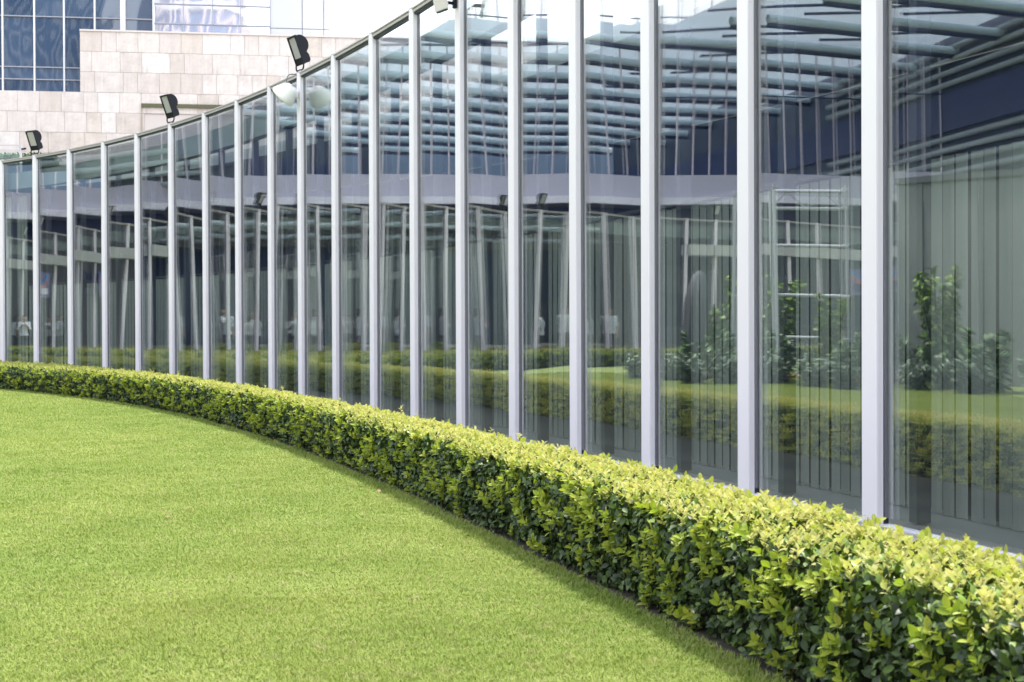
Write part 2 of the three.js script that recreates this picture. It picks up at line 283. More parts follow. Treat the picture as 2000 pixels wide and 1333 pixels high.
// ---------- grass blades ----------
{
  const tuft = (n, sp, h) => {
    const pos = [], idx = [];
    for (let i = 0; i < n; i++) {
      const a = R() * 6.28, r = sp * Math.sqrt(R()), x = r * Math.cos(a), z = r * Math.sin(a), b = R() * 6.28, l = rr(0.25, 1.1), hh = h * rr(0.55, 1), w = 0.0014, dx = Math.cos(b), dz = Math.sin(b), k = pos.length / 3;
      pos.push(x - dz * w, -0.003, z + dx * w, x + dz * w, -0.003, z - dx * w, x + dx * l * hh * 0.4 - dz * w * 0.8, hh * 0.65, z + dz * l * hh * 0.4 + dx * w * 0.8, x + dx * l * hh * 0.4 + dz * w * 0.8, hh * 0.65, z + dz * l * hh * 0.4 - dx * w * 0.8, x + dx * l * hh, hh * 0.92, z + dz * l * hh);
      idx.push(k, k + 1, k + 2, k + 1, k + 3, k + 2, k + 2, k + 3, k + 4);
    }
    const g = new THREE.BufferGeometry(); g.setAttribute('position', new THREE.Float32BufferAttribute(pos, 3)); g.setIndex(idx); g.computeVertexNormals(); return g;
  };
  const grassM = M(1, 1, 1, 0.75, { transmission: 0.3, thickness: 0, specularIntensity: 0.4 });
  const sets = [0, 1, 2].map(() => ({ m: [], c: [] }));
  for (let r = 2.6; r < 30;) {
    const sp = 0.02 * Math.max(1, r / 5.5) ** 0.72, n = Math.floor(r * 1.1 / sp);
    for (let i = 0; i < n; i++) {
      const az = -0.62 + 1.1 * (i + R()) / n, q = r + sp * rr(-0.5, 0.5), x = q * Math.sin(az), z = -q * Math.cos(az);
      const [a, off] = nearest(x, z); if (off < 2.0 + 0.035 * noise.noise(a * 9, off, 3)) continue;
      const k = sets[Math.floor(R() * 3)], sc = (r < 5.5 ? 1 : (r / 5.5) ** 0.42) * rr(0.8, 1.2), tall = (off < 2.1 ? 1.45 : 1) * (0.85 + 0.3 * noise.noise(x * 2, z * 2, 4));
      m4.makeRotationY(R() * 6.28); m4.scale(v1.set(sc, sc * tall * (r < 5.5 ? 1 : 0.85), sc)); m4.setPosition(x, -0.002, z); k.m.push(m4.clone());
      const big = noise.noise(x * 0.5, z * 0.35, 2) * 0.5 + noise.noise(x * 1.7, z * 1.2, 8) * 0.45 + rr(-0.35, 0.35), dry = R() < 0.07 ? 1 : 0;
      let c = mixc([0.155, 0.235, 0.030], [0.278, 0.322, 0.070], 0.5 + big * 0.62); if (dry) c = mixc(c, [0.38, 0.34, 0.16], 0.6); k.c.push(c);
    }
    r += sp;
  }
  sets.forEach((s, i) => { const o = new THREE.InstancedMesh(tuft(14, 0.021, 0.025), grassM, s.m.length); s.m.forEach((m, k) => { o.setMatrixAt(k, m); o.setColorAt(k, col.setRGB(...s.c[k])); }); o.name = numbered('grass'); tag(o, 'short mown grass blades of the lawn before the hedge', null, null, 'stuff'); scene.add(o); });
}

// ---------- fallen leaves on the lawn
{
  const lm = M(0.16, 0.07, 0.03, 0.7), spots = [[740, 957, 'small reddish brown leaf on the lawn near the middle of the hedge foot'], [905, 1046, 'small brown leaf on the grass right against the hedge foot'], [330, 1010, 'small brown leaf lying alone out on the open lawn']];
  for (const [x, y, label] of spots) { const r = at(x, y, 1).sub(camera.position), p = camera.position.clone().addScaledVector(r, -1.075 / r.y), o = mesh('fallen_leaf', leafB, lm); tag(o, label, 'leaf', 'fallen leaves on the lawn'); o.position.copy(p); o.rotation.set(rr(-0.3, 0.3), R() * 6, rr(-0.3, 0.3)); o.scale.setScalar(0.045); }
}

// ---------- floodlights on the mullions ----------
const blackM = M(0.008, 0.009, 0.013, 0.6, { specularIntensity: 0.35 }), lensM = M(0.36, 0.345, 0.37, 0.3);
function floodlight(a, label, turn = 0) {
  const t = thing('floodlight', label, 'floodlight', 'floodlights along the top of the glass wall'), p = P(a, 0.0), th = heading(a);
  t.position.set(p[0], H + 0.012, p[1]); t.rotation.y = Math.atan2(-Math.cos(th), Math.sin(th)) + turn;
  const head = new THREE.Group(); head.name = 'lamp_head'; head.position.set(0, 0.3, 0.05); head.rotation.x = 0.36; head.scale.set(0.84, 0.88, 0.84); t.add(head);
  const sh = new THREE.Shape(); sh.moveTo(0, 0.21); sh.lineTo(0, -0.23); sh.lineTo(-0.1, -0.23); sh.lineTo(-0.125, -0.2); sh.lineTo(-0.125, -0.12); sh.lineTo(-0.1, -0.07); sh.absarc(-0.035, 0.07, 0.145, Math.PI * 1.32, Math.PI * 0.55, true); sh.lineTo(-0.01, 0.215);
  const body = new THREE.ExtrudeGeometry(sh, { depth: 0.26, bevelEnabled: true, bevelSize: 0.006, bevelThickness: 0.006, bevelSegments: 2, curveSegments: 14 }).translate(0, 0, -0.13).rotateY(-Math.PI / 2);
  mesh('housing', body, blackM, head);
  mesh('frame', mergeGeometries([bx(0.3, 0.03, 0.03, 0, 0.213, 0.015), bx(0.3, 0.11, 0.026, 0, -0.19, 0.013), bx(0.03, 0.44, 0.03, -0.138, 0, 0.0151), bx(0.03, 0.44, 0.03, 0.138, 0, 0.0151)]), blackM, head);
  mesh('lens', bx(0.246, 0.333, 0.012, 0, 0.032, 0.008), lensM, head);
  const c = new THREE.CatmullRomCurve3([[-0.11, 0.13, 0.0], [-0.12, 0.06, 0.0], [-0.09, 0.02, 0], [0, 0.016, 0], [0.09, 0.02, 0], [0.12, 0.06, 0.0], [0.11, 0.13, 0.0]].map(v => new THREE.Vector3(...v)));
  mesh('yoke', mergeGeometries([new THREE.TubeGeometry(c, 24, 0.012, 8), bx(0.12, 0.02, 0.05, 0, 0.012, 0)]), blackM, t);
  return t;
}
floodlight(S[1], 'leftmost black floodlight, before the terrace hedge', 0.15);
floodlight(S[5], 'middle black floodlight, beside the slot in the stone wall', 0.12);
floodlight(S[9], 'right black floodlight above the white bowl fixture', 0.1);
for (let i = 0; i < K0; i += 4) floodlight(far[far.length - 3 - i] ?? far[0], 'black floodlight on the part of the wall left of the frame', 0);

{ // white bowl fixture and white panel
  const a = S[9], th = heading(a), p = P(a, 0.06), t = thing('bowl_fixture', 'white bowl shaped fixture with cable below the right floodlight', 'fixture');
  t.position.set(p[0], H - 0.36, p[1]); t.rotation.y = Math.atan2(-Math.cos(th), Math.sin(th));
  const w = M(0.74, 0.73, 0.7, 0.35), prof = [[0.02, 0.2], [0.07, 0.195], [0.105, 0.16], [0.135, 0.1], [0.155, 0.055], [0.162, 0.052], [0.166, 0.02], [0.175, 0.016], [0.178, -0.02], [0.168, -0.03], [0.12, -0.034], [0.0, -0.036]].map(v => new THREE.Vector2(...v));
  const b = mesh('bowl', new THREE.LatheGeometry(prof, 36), w, t); b.position.set(0, 0.0, 0.19); b.rotation.order = 'YXZ'; b.rotation.set(-0.8, -0.75, 0);
  mesh('bracket', mergeGeometries([bx(0.05, 0.08, 0.12, 0, 0.04, 0.04), bx(0.09, 0.03, 0.09, 0, 0.09, 0.06)]), w, t);
  const c = new THREE.CatmullRomCurve3([[0.0, 0.1, 0.1], [0.05, 0.2, 0.16], [0.03, 0.3, 0.12], [0, 0.33, 0.0]].map(v => new THREE.Vector3(...v)));
  mesh('cable', new THREE.TubeGeometry(c, 20, 0.008, 6), M(0.12, 0.12, 0.13, 0.5), t);
}
{
  const a = S[13], th = heading(a), p = P(a, 0.05), t = thing('panel_antenna', 'pale flat panel on dark arms at the top of a mullion, cut by the frame', 'panel');
  t.position.set(p[0], H - 0.47, p[1]); t.rotation.y = Math.atan2(-Math.cos(th), Math.sin(th));
  const o = mesh('panel', new RoundedBoxGeometry(0.26, 0.5, 0.03, 2, 0.008), M(0.6, 0.54, 0.55, 0.5), t); o.position.set(0.02, 0.33, 0.19); o.rotation.set(0.2, 0.35, 0); o.scale.set(0.75, 0.9, 1);
  const e = mesh('panel_edge', bx(0.2, 0.018, 0.034), M(0.03, 0.05, 0.04, 0.5), o); e.position.set(0, -0.258, 0);
  mesh('arm', mergeGeometries([bx(0.03, 0.03, 0.17, 0, 0.2, 0.075), bx(0.03, 0.03, 0.17, 0, 0.4, 0.075), bx(0.06, 0.3, 0.03, 0, 0.3, 0.0)]), blackM, t);
}

// ---------- stone building and tower behind ----------
{
  const Z0 = 58, TH = 8 * Math.PI / 180, o = at(155, 60, Z0);
  // facade axes: u to the right (receding), y up, w towards the camera
  const st = thing('stone_building', 'pale stone clad building with a recessed slot behind the glass wall', 'building');
  st.position.set(o.x, 0, o.z); st.rotation.y = TH;
  const dirU = new THREE.Vector3(Math.cos(TH), 0, -Math.sin(TH)), nrm = new THREE.Vector3(Math.sin(TH), 0, Math.cos(TH));
  // pixel to facade coordinates
  const fc = (x, y, w = 0) => { const r = at(x, y, 1).sub(camera.position), b = o.clone().addScaledVector(nrm, w); b.y = 0; const d = b.clone().sub(camera.position); const t = (d.x * nrm.x + d.z * nrm.z) / (r.x * nrm.x + r.z * nrm.z); const p = camera.position.clone().addScaledVector(r, t); return [(p.x - b.x) * dirU.x + (p.z - b.z) * dirU.z, p.y]; };
  const topY = fc(155, 60)[1], notchY = fc(80, 179)[1], uL = fc(-250, 200)[0], uN = 0, uR = fc(1500, 100)[0];
  const stoneTex = dataTex(256, (u, v) => { const n = tn(u, v, 5) * 0.16 + tn(u, v, 18, 2) * 0.1 + noise.noise(u * 22, v * 2, 6) * 0.12 * Math.min(1, 8 * Math.min(u, 1 - u, v, 1 - v)); return [s2(0.94 + n), s2(0.92 + n), s2(0.9 + n)]; });
  const tones = [[0.60, 0.535, 0.50], [0.64, 0.58, 0.545], [0.62, 0.56, 0.53], [0.57, 0.50, 0.46], [0.665, 0.615, 0.59], [0.63, 0.57, 0.54], [0.595, 0.525, 0.475]].map(c => M(...c, 0.85, { map: stoneTex }));
  mesh('wall_backing', mergeGeometries([bx(uR - uL, notchY - 0.02, 3, (uL + uR) / 2, (notchY - 0.02) / 2, -1.56), bx(uR - uN, topY - notchY - 0.05, 3, (uN + uR) / 2 + 0.02, (topY + notchY) / 2 - 0.04, -1.561)]), M(0.55, 0.485, 0.455, 0.95), st);
  const slot = [fc(276, 205), fc(462, 211)], su0 = slot[0][0], su1 = fc(700, 220)[0], sy = fc(360, 205)[1], sy2 = fc(360, 210.5)[1];
  const rowH = 0.885, yMin = fc(300, 345)[1], pieces = [];
  let y1 = topY, row = 0;
  while (y1 > yMin) {
    const y0 = y1 - rowH, l = y0 >= notchY - 0.4 ? uN : uL, rEnd = fc(840, 100)[0];
    let u = l - (row % 2 ? 0 : 0); let first = true;
    while (u < rEnd) {
      const w = first && row % 2 ? 0.5 : [0.62, 0.92, 0.92, 1.2][Math.floor(R() * 4)]; first = false;
      const hgt = y1 > notchY && y0 < notchY && l === uL ? y1 - y0 : y1 - y0; pieces.push([u, y0, w, hgt]); u += w;
    }
    y1 = y0; row++;
  }
  let made = 0; const rest = [];
  const gcache = {};
  for (const [u, y0, w, h] of pieces) {
    if (y0 < sy2 - 0.05 && y0 + h > sy2 && u + w > su0 && u < su1) { /* split by the slot below */ }
    const key = w.toFixed(2); gcache[key] ??= [0, 1, 2].map(() => { const g = new RoundedBoxGeometry(w - 0.009, h - 0.009, 0.05, 1, 0.006), uv = g.attributes.uv, ox = R() * 7, oy = R() * 7; for (let i = 0; i < uv.count; i++) uv.setXY(i, g.attributes.position.getX(i) / 2.4 + ox, g.attributes.position.getY(i) / 2.4 + oy); return g; });
    const inSlot = u + w / 2 > su0 && u + w / 2 < su1 && y0 + h / 2 < sy;
    const g = gcache[key][Math.floor(R() * 3)], m = tones[Math.floor(R() * tones.length)], px = u + w / 2, py = y0 + h / 2, pz = -0.03 + rr(-0.006, 0.008) - (inSlot ? 0.07 : 0);
    const s = mesh('stone_panel', g, m, st); s.position.set(px, py, pz); made++;
    if (made > 298) break;
  }
  // the slot: a dark lintel and reveal
  mesh('slot_lintel', bx(su1 - su0, sy - sy2 + 0.03, 0.2, (su0 + su1) / 2, (sy + sy2) / 2, 0.02), M(0.10, 0.095, 0.05, 0.8), st);
  mesh('slot_reveal', bx(0.035, sy - yMin, 0.24, su0, (sy + yMin) / 2, -0.07), M(0.36, 0.31, 0.25, 0.9), st);
  mesh('coping', bx(uR - uN, 0.07, 0.5, (uN + uR) / 2, topY + 0.03, -0.2), M(0.6, 0.53, 0.5, 0.8), st);

  // tower above and behind the stone wall
  const tw = thing('glass_tower', 'office tower with blue and pale glass panes and white end panels', 'building');
  tw.position.copy(st.position); tw.rotation.y = TH;
  const wz = -1.2, wob = dataTex(128, (u, v) => { const n = 0.5 + tn(u, v, 2) * 0.5 + tn(u, v, 4, 4) * 0.2; return [n, n, n]; }, 1, false);
  const blue = [0, 1, 2, 3].map(i => M(0.022 + 0.009 * i, 0.045 + 0.012 * i, 0.088 + 0.016 * i, 0.04, { ior: 1.95, bumpMap: wob, bumpScale: 0.03 }));
  const pale = M(0.72, 0.76, 0.82, 0.03, { metalness: 0.93, bumpMap: wob, bumpScale: 0.012 });
  const trim = M(0.66, 0.66, 0.68, 0.4), grey = M(0.3, 0.3, 0.34, 0.4), panelW = M(0.52, 0.52, 0.55, 0.5);
  const yTop = fc(300, -260, wz)[1];
  const rows = y => fc(80, y, wz)[1], cols = x => fc(x, 40, wz)[0];
  const cell = (name, x0, x1, ya, yb, m, dz = 0) => { const w = x1 - x0, h = yb - ya, g = new THREE.BoxGeometry(w - 0.03, h - 0.03, 0.05), uv = g.attributes.uv; for (let i = 0; i < uv.count; i++) uv.setXY(i, (g.attributes.position.getX(i) + x0) / 3, (g.attributes.position.getY(i) + ya) / 4.5); const c = mesh(name, g, m, tw); c.position.set((x0 + x1) / 2, (ya + yb) / 2, wz + dz); return c; };
  const bar = (x0, x1, ya, yb, m, d = 0.12, name = 'mullion') => { const c = mesh(name, bx(x1 - x0, yb - ya, d), m, tw); c.position.set((x0 + x1) / 2, (ya + yb) / 2, wz + 0.06); };
  const xsL = [-250, -190, -125, -62, 5, 67, 125, 185, 240, 300].map(cols), ysL = [[179, 156], [156, 132], [132, 33], [33, -68], [-68, -170], [-170, -260]];
  for (let i = 0; i < xsL.length - 1; i++) for (const [ya, yb] of ysL) { if (xsL[i] > uN + 0.5 && ya > 60) { if (yb > 60) continue; } cell('window_pane', xsL[i], xsL[i + 1], rows(ya) - (ya === 179 ? 0.3 : 0), rows(yb), blue[Math.floor(R() * 4)], rr(-0.004, 0.004)); }
  xsL.forEach((x, i) => bar(x - (i === 8 ? 0.1 : 0.035), x + (i === 8 ? 0.12 : 0.035), i < 7 ? rows(180) : topY - 0.3, yTop, trim, i >= 8 ? 0.25 : 0.13));
  for (const y of [156, 132, 33, -68, -170]) { const r = rows(y); bar(xsL[0], y > 60 ? uN + 0.3 : xsL[9], r - 0.022, r + 0.022, grey, 0.1, 'transom'); }
  const xsR = [300, 358, 415, 470, 527].map(cols), ysR = [[110, 40], [40, 1], [1, -100], [-100, -260]];
  for (let i = 0; i < 4; i++) for (const [ya, yb] of ysR) cell('window_pane', xsR[i], xsR[i + 1], rows(ya), rows(yb), pale, rr(-0.004, 0.004));
  xsR.slice(1).forEach(x => bar(x - 0.02, x + 0.02, rows(110), yTop, grey, 0.1));
  for (const y of [40, 1, -100]) { const r = rows(y); bar(xsR[0], xsR[4], r - 0.02, r + 0.02, grey, 0.1, 'transom'); }
  const xsW = [527, 590, 632, 646].map(cols), ysW = [[130, 43], [43, -60], [-60, -160], [-160, -260]];
  for (let i = 0; i < 3; i++) for (const [ya, yb] of ysW) cell('end_panel', xsW[i], xsW[i + 1], rows(ya), rows(yb), panelW, rr(-0.004, 0.004) + 0.03);
  mesh('tower_core', bx(xsW[3] - xsL[0] - 0.1, yTop, 9, (xsW[3] + xsL[0]) / 2, yTop / 2 - 0.02, wz - 4.56), M(0.4, 0.4, 0.43, 0.7), tw);
}
{ // terrace rail and planter hedge, left edge
  const z = 42, a = at(-60, 332, z), b = at(101, 318, z), t = thing('terrace_balustrade', 'glass and steel balustrade on the terrace at the left edge', 'railing');
  t.position.set(b.x, 0, b.z);
  const y0 = a.y - 0.6, yt = at(20, 284, z).y, ym = at(20, 293, z).y, post = at(40, 284, z).x - b.x, L = a.x - b.x - 3, m = M(0.42, 0.4, 0.41, 0.4);
  mesh('top_rail', bx(post - L, 0.035, 0.05, (post + L) / 2, yt, 0), m, t); mesh('middle_rail', bx(post - L + 0.15, 0.03, 0.04, (post + L) / 2 + 0.07, ym, 0.001), m, t);
  for (const x of [post, post - 1.5, post - 3]) mesh('post', bx(0.06, yt - y0, 0.06, x, (yt + y0) / 2, -0.001), m, t);
  const lamp = mesh('spot_lamp', new THREE.CylinderGeometry(0.03, 0.03, 0.14, 10).rotateZ(Math.PI / 2 + 0.15).translate(post + 0.1, ym + 0.03, 0.02), blackM, t);
  mesh('glass_infill', bx(post - L - 0.1, ym - y0 - 0.1, 0.012, (post + L) / 2, (ym + y0) / 2 - 0.04, 0.002), M(0.8, 0.93, 0.9, 0.02, { transmission: 1, thickness: 0, ior: 1.5 }), t);
  const h = thing('planter_hedge', 'dark green hedge in a terrace planter at the left edge', 'hedge'), L2 = new Leaves(), x0 = at(-120, 320, z + 0.6).x, x1 = b.x + 0.02, yt2 = at(60, 304, z + 0.6).y, d = new THREE.Vector3(), p = new THREE.Vector3();
  mesh('planter', bx(x1 - x0, 0.6, 0.9, (x0 + x1) / 2, y0 - 0.1, -z - 0.6), M(0.4, 0.38, 0.36, 0.8), h);
  mesh('branch_core', new RoundedBoxGeometry(x1 - x0 - 0.12, 0.9, 0.5, 2, 0.1).translate((x0 + x1) / 2, yt2 - 0.53, -z - 0.6), M(0.015, 0.03, 0.012, 1), h);
  for (let i = 0; i < 5200; i++) { p.set(rr(x0, x1), yt2 - R() * 0.85, -z - 0.6 + rr(-0.3, 0.34)); if (R() < 0.3) p.y = yt2 + rr(-0.06, 0.02); const ex = x1 - p.x; if (ex < 0.15 && p.y > yt2 - (0.15 - ex)) continue; d.set(rr(-1, 1), rr(-0.3, 1), rr(-0.2, 1)).normalize(); faceUp(L2, p, d, up, rr(0.06, 0.11), mixc([0.03, 0.075, 0.03], [0.11, 0.2, 0.04], R() * R()), 1); }
  L2.build('foliage', leafB, leafOld, h);
  const s = struct('terrace', bx(9, 0.5, 6, at(-60, 320, z).x - 1, y0 - 0.55, -z - 1.5), M(0.45, 0.42, 0.4, 0.9), 'raised stone terrace behind the glass wall'); const w = s.userData;
}

// ---------- what the glass mirrors: the far side of the court ----------
{ // atrium building with a curved fascia, tubes under a translucent roof
  const U = 1.1, cv = new THREE.CatmullRomCurve3([[-29, 53], [-36, 48.5], [-46, 42.5], [-56, 34], [-63, 23], [-66, 8], [-64, -8]].map(v => new THREE.Vector3(v[0] * U, 0, -v[1] * U)));
  const t = thing('atrium_building', 'large atrium building with a lavender fascia mirrored in the glass', 'building');
  const N = 96, pts = cv.getSpacedPoints(N), nor = pts.map((p, i) => { const g = pts[Math.min(N, i + 1)].clone().sub(pts[Math.max(0, i - 1)]).normalize(); return new THREE.Vector3(-g.z, 0, g.x).normalize(); });
  if (nor[40].dot(new THREE.Vector3(0, 0, 0).sub(pts[40])) > 0) nor.forEach(n => n.negate()); // outward: away from the lawn
  const strip = (sec, i0 = 0, i1 = N, closed = true) => { const pos = [], idx = [], m = sec.length; for (let i = i0; i <= i1; i++) for (const [o, y] of sec) pos.push(pts[i].x + nor[i].x * o, y, pts[i].z + nor[i].z * o); for (let i = 0; i < i1 - i0; i++) for (let j = 0; j < (closed ? m : m - 1); j++) { const b = i * m + j, c = i * m + (j + 1) % m; idx.push(b, c, b + m, c, c + m, b + m); } let g = new THREE.BufferGeometry(); g.setAttribute('position', new THREE.Float32BufferAttribute(pos, 3)); g.setIndex(idx); g = g.toNonIndexed(); g.computeVertexNormals(); return g; };
  const fas = M(0.56, 0.545, 0.64, 0.5), rim = M(0.82, 0.81, 0.86, 0.45), navy = M(0.014, 0.024, 0.1, 0.35), tube = M(0.52, 0.63, 0.68, 0.5), fin = M(0.62, 0.56, 0.6, 0.5);
  const NF = 44;
  for (let i = 0; i < NF; i += 2) { const g = mesh('fascia_panel', strip([[0, 7.975], [0, 9.15], [0.25, 9.15], [0.25, 7.975]], i, i + 2), fas, t); g.scale.set(1, 1, 1); }
  mesh('fascia_rim', strip([[-0.3, 7.6], [-0.3, 7.97], [0.25, 7.97], [0.25, 7.6]], 0, NF), rim, t);
  mesh('recess_glazing', strip([[2.2, 0], [2.2, 7.6], [2.3, 7.6], [2.3, 0]]), navy, t);
  mesh('soffit', strip([[-0.2, 7.605], [2.3, 7.605]], 0, N, false), M(0.25, 0.25, 0.28, 0.8), t);
  mesh('gallery_floor', strip([[0.25, 9.1], [36, 9.1]], 0, N, false), M(0.5, 0.5, 0.47, 0.7), t);
  // straight roof tubes that end on a navy edge beam
  const L0 = new THREE.Vector2(-33, 45), D = new THREE.Vector2(-0.956, -0.292), Nn = new THREE.Vector2(-0.292, 0.956), E0 = new THREE.Vector2(-60, 70), E1 = new THREE.Vector2(-38, 24), startAt = p => -(p.x + 0.52 * p.y) / (D.x + 0.52 * D.y);
  const meet = p => { const e = E1.clone().sub(E0), c = e.x * D.y - e.y * D.x, q = E0.clone().sub(p); return (q.y * e.x - q.x * e.y) / (D.y * e.x - D.x * e.y); };
  const W = (p, y) => new THREE.Vector3(p.x * U, y, -p.y * U), along = (p, t) => p.clone().addScaledVector(D, t);
  for (let k = -4; k < 9; k++) {
    const p = L0.clone().addScaledVector(Nn, 4.1 * k), t1 = meet(p), t0 = k < 0 ? 3 : startAt(p); if (t1 < t0 + 1) continue;
    const a = W(along(p, t0), 15.2), b = W(along(p, t1), 15.2);
    mesh('roof_tube', new THREE.TubeGeometry(new THREE.LineCurve3(a, b), 2, 0.21, 12), tube, t);
    mesh('tube_flange', new THREE.TubeGeometry(new THREE.LineCurve3(a.clone().setY(14.9), b.clone().setY(14.9)), 2, 0.12, 8), navy, t);
    for (let q = 0; q < 3; q++) { const c = W(along(p, t0 + (t1 - t0) * (0.2 + 0.3 * q)), 15.1), d = W(along(p.clone().addScaledVector(Nn, 4.1), t0 + (t1 - t0) * (0.2 + 0.3 * q) - 3), 15.6); mesh('tie_rod', new THREE.TubeGeometry(new THREE.LineCurve3(c, d), 1, 0.07, 6), navy, t); }
  }
  const far34 = L0.clone().addScaledVector(Nn, 34), near18 = L0.clone().addScaledVector(Nn, -17), poly = [along(L0, startAt(L0)), along(L0, 2.5), along(near18, 2.5), along(near18, meet(near18) - 0.5), along(far34, meet(far34) - 0.5), along(far34, startAt(far34))];
  mesh('translucent_roof', new THREE.ShapeGeometry(new THREE.Shape(poly.map(p => new THREE.Vector2(p.x * U, p.y * U)))).rotateX(-Math.PI / 2).translate(0, 16, 0), M(0.38, 0.45, 0.53, 1, { transmission: 0.62, thickness: 0 }), t);
  { const a = W(E0, 12.2), b = W(E1, 12.2), g = bx(1.0, 2.0, a.distanceTo(b)), o = mesh('edge_beam', g, navy, t); o.position.copy(a).lerp(b, 0.5); o.lookAt(b); const o2 = mesh('edge_wall', bx(0.6, 7.4, a.distanceTo(b)), M(0.04, 0.055, 0.1, 0.6), t); o2.position.copy(a).lerp(b, 0.5).setY(12.4); o2.quaternion.copy(o.quaternion);
    for (const y of [9, 9.6, 10.2, 10.8, 13.6, 14.2, 14.8, 15.4]) mesh('louvre_tube', new THREE.TubeGeometry(new THREE.LineCurve3(a.clone().lerp(b, 0.44).setY(y).add(new THREE.Vector3(0.6, 0, 0)), b.clone().setY(y).add(new THREE.Vector3(0.6, 0, 0))), 1, 0.15, 8), M(0.3, 0.34, 0.34, 0.5), t); }
  mesh('back_wall', strip([[38, 0], [38, 17]], 0, N, false), M(0.12, 0.17, 0.26, 0.8), t);
  const finG = bx(0.07, 12.5, 0.07, 0, 15.4, 0);
  for (let i = 0; i < NF; i++) for (const f of [0]) { const a = pts[i].clone().lerp(pts[i + 1], f); const s = mesh('facade_fin', finG, fin, t); s.position.set(a.x + nor[i].x * 0.15, 0, a.z + nor[i].z * 0.15); }
  for (let y = 7.4; y < 15; y += 0.85) mesh('louvre_tube', new THREE.TubeGeometry(new THREE.CatmullRomCurve3(pts.slice(NF + 1).filter((_, i) => i % 4 === 0).map((p, i) => new THREE.Vector3(p.x, y, p.z))), 50, 0.17, 8), tube, t);
  mesh('louvre_backing', strip([[0.7, 6.8], [0.7, 15.2], [1.1, 15.2], [1.1, 6.8]], NF + 1, N), M(0.2, 0.19, 0.16, 0.8), t);
  for (const y of [13.2, 17.4]) mesh('facade_transom', strip([[0.1, y], [0.1, y + 0.06], [0.2, y + 0.06], [0.2, y]]), navy, t);
}
{ // panelled hoarding and steel display frame
  const t = thing('panelled_hoarding', 'grey green panelled hoarding behind the flower bed, mirrored in the glass', 'hoarding'), A = new THREE.Vector3(-13.6, 0, -19.6), B = new THREE.Vector3(-15.2, 0, -9.5), m = [0, 1, 2].map(i => M(0.19 + 0.012 * i, 0.21 + 0.012 * i, 0.2 + 0.01 * i, 0.7));
  t.position.copy(A); const d = B.clone().sub(A), L = d.length(), n = 18; t.rotation.y = Math.atan2(-d.z, d.x);
  for (let i = 0; i < n; i++) mesh('panel', bx(L / n - 0.02, 3.9, 0.06, L / n * (i + 0.5), 1.95, (i % 2) * 0.03), m[i % 3], t);
  mesh('top_trim', bx(L, 0.12, 0.2, L / 2, 3.94, 0.01), M(0.08, 0.09, 0.09, 0.6), t); 
  const f = thing('display_frame', 'white steel display frame beside the hoarding, mirrored in the glass', 'frame'); f.position.set(-12.9, 0, -20.6); f.rotation.y = 0.75;
  const wm = M(0.4, 0.42, 0.45, 0.4), pole = (x, z) => mesh('pole', new THREE.CylinderGeometry(0.035, 0.035, 3.9, 10).translate(x, 1.95, z), wm, f); pole(-0.75, 0); pole(0.65, 0); pole(-0.75, 0.9); pole(0.65, 0.9);
  for (const y of [3.85, 3.5, 2.75, 1.75, 0.9]) { mesh('rail', new THREE.CylinderGeometry(0.035, 0.035, 1.4, 8).rotateZ(Math.PI / 2).translate(-0.05, y, 0), wm, f); mesh('rail', new THREE.CylinderGeometry(0.035, 0.035, 0.9, 8).rotateX(Math.PI / 2).translate(-0.75, y - 0.02, 0.45), wm, f); }
  for (let k = 0; k < 4; k++) mesh('lattice_bar', new THREE.CylinderGeometry(0.018, 0.018, 0.5, 6).rotateZ(k % 2 ? 0.8 : -0.8).translate(-0.6 + k * 0.36, 3.67, 0), wm, f);
}
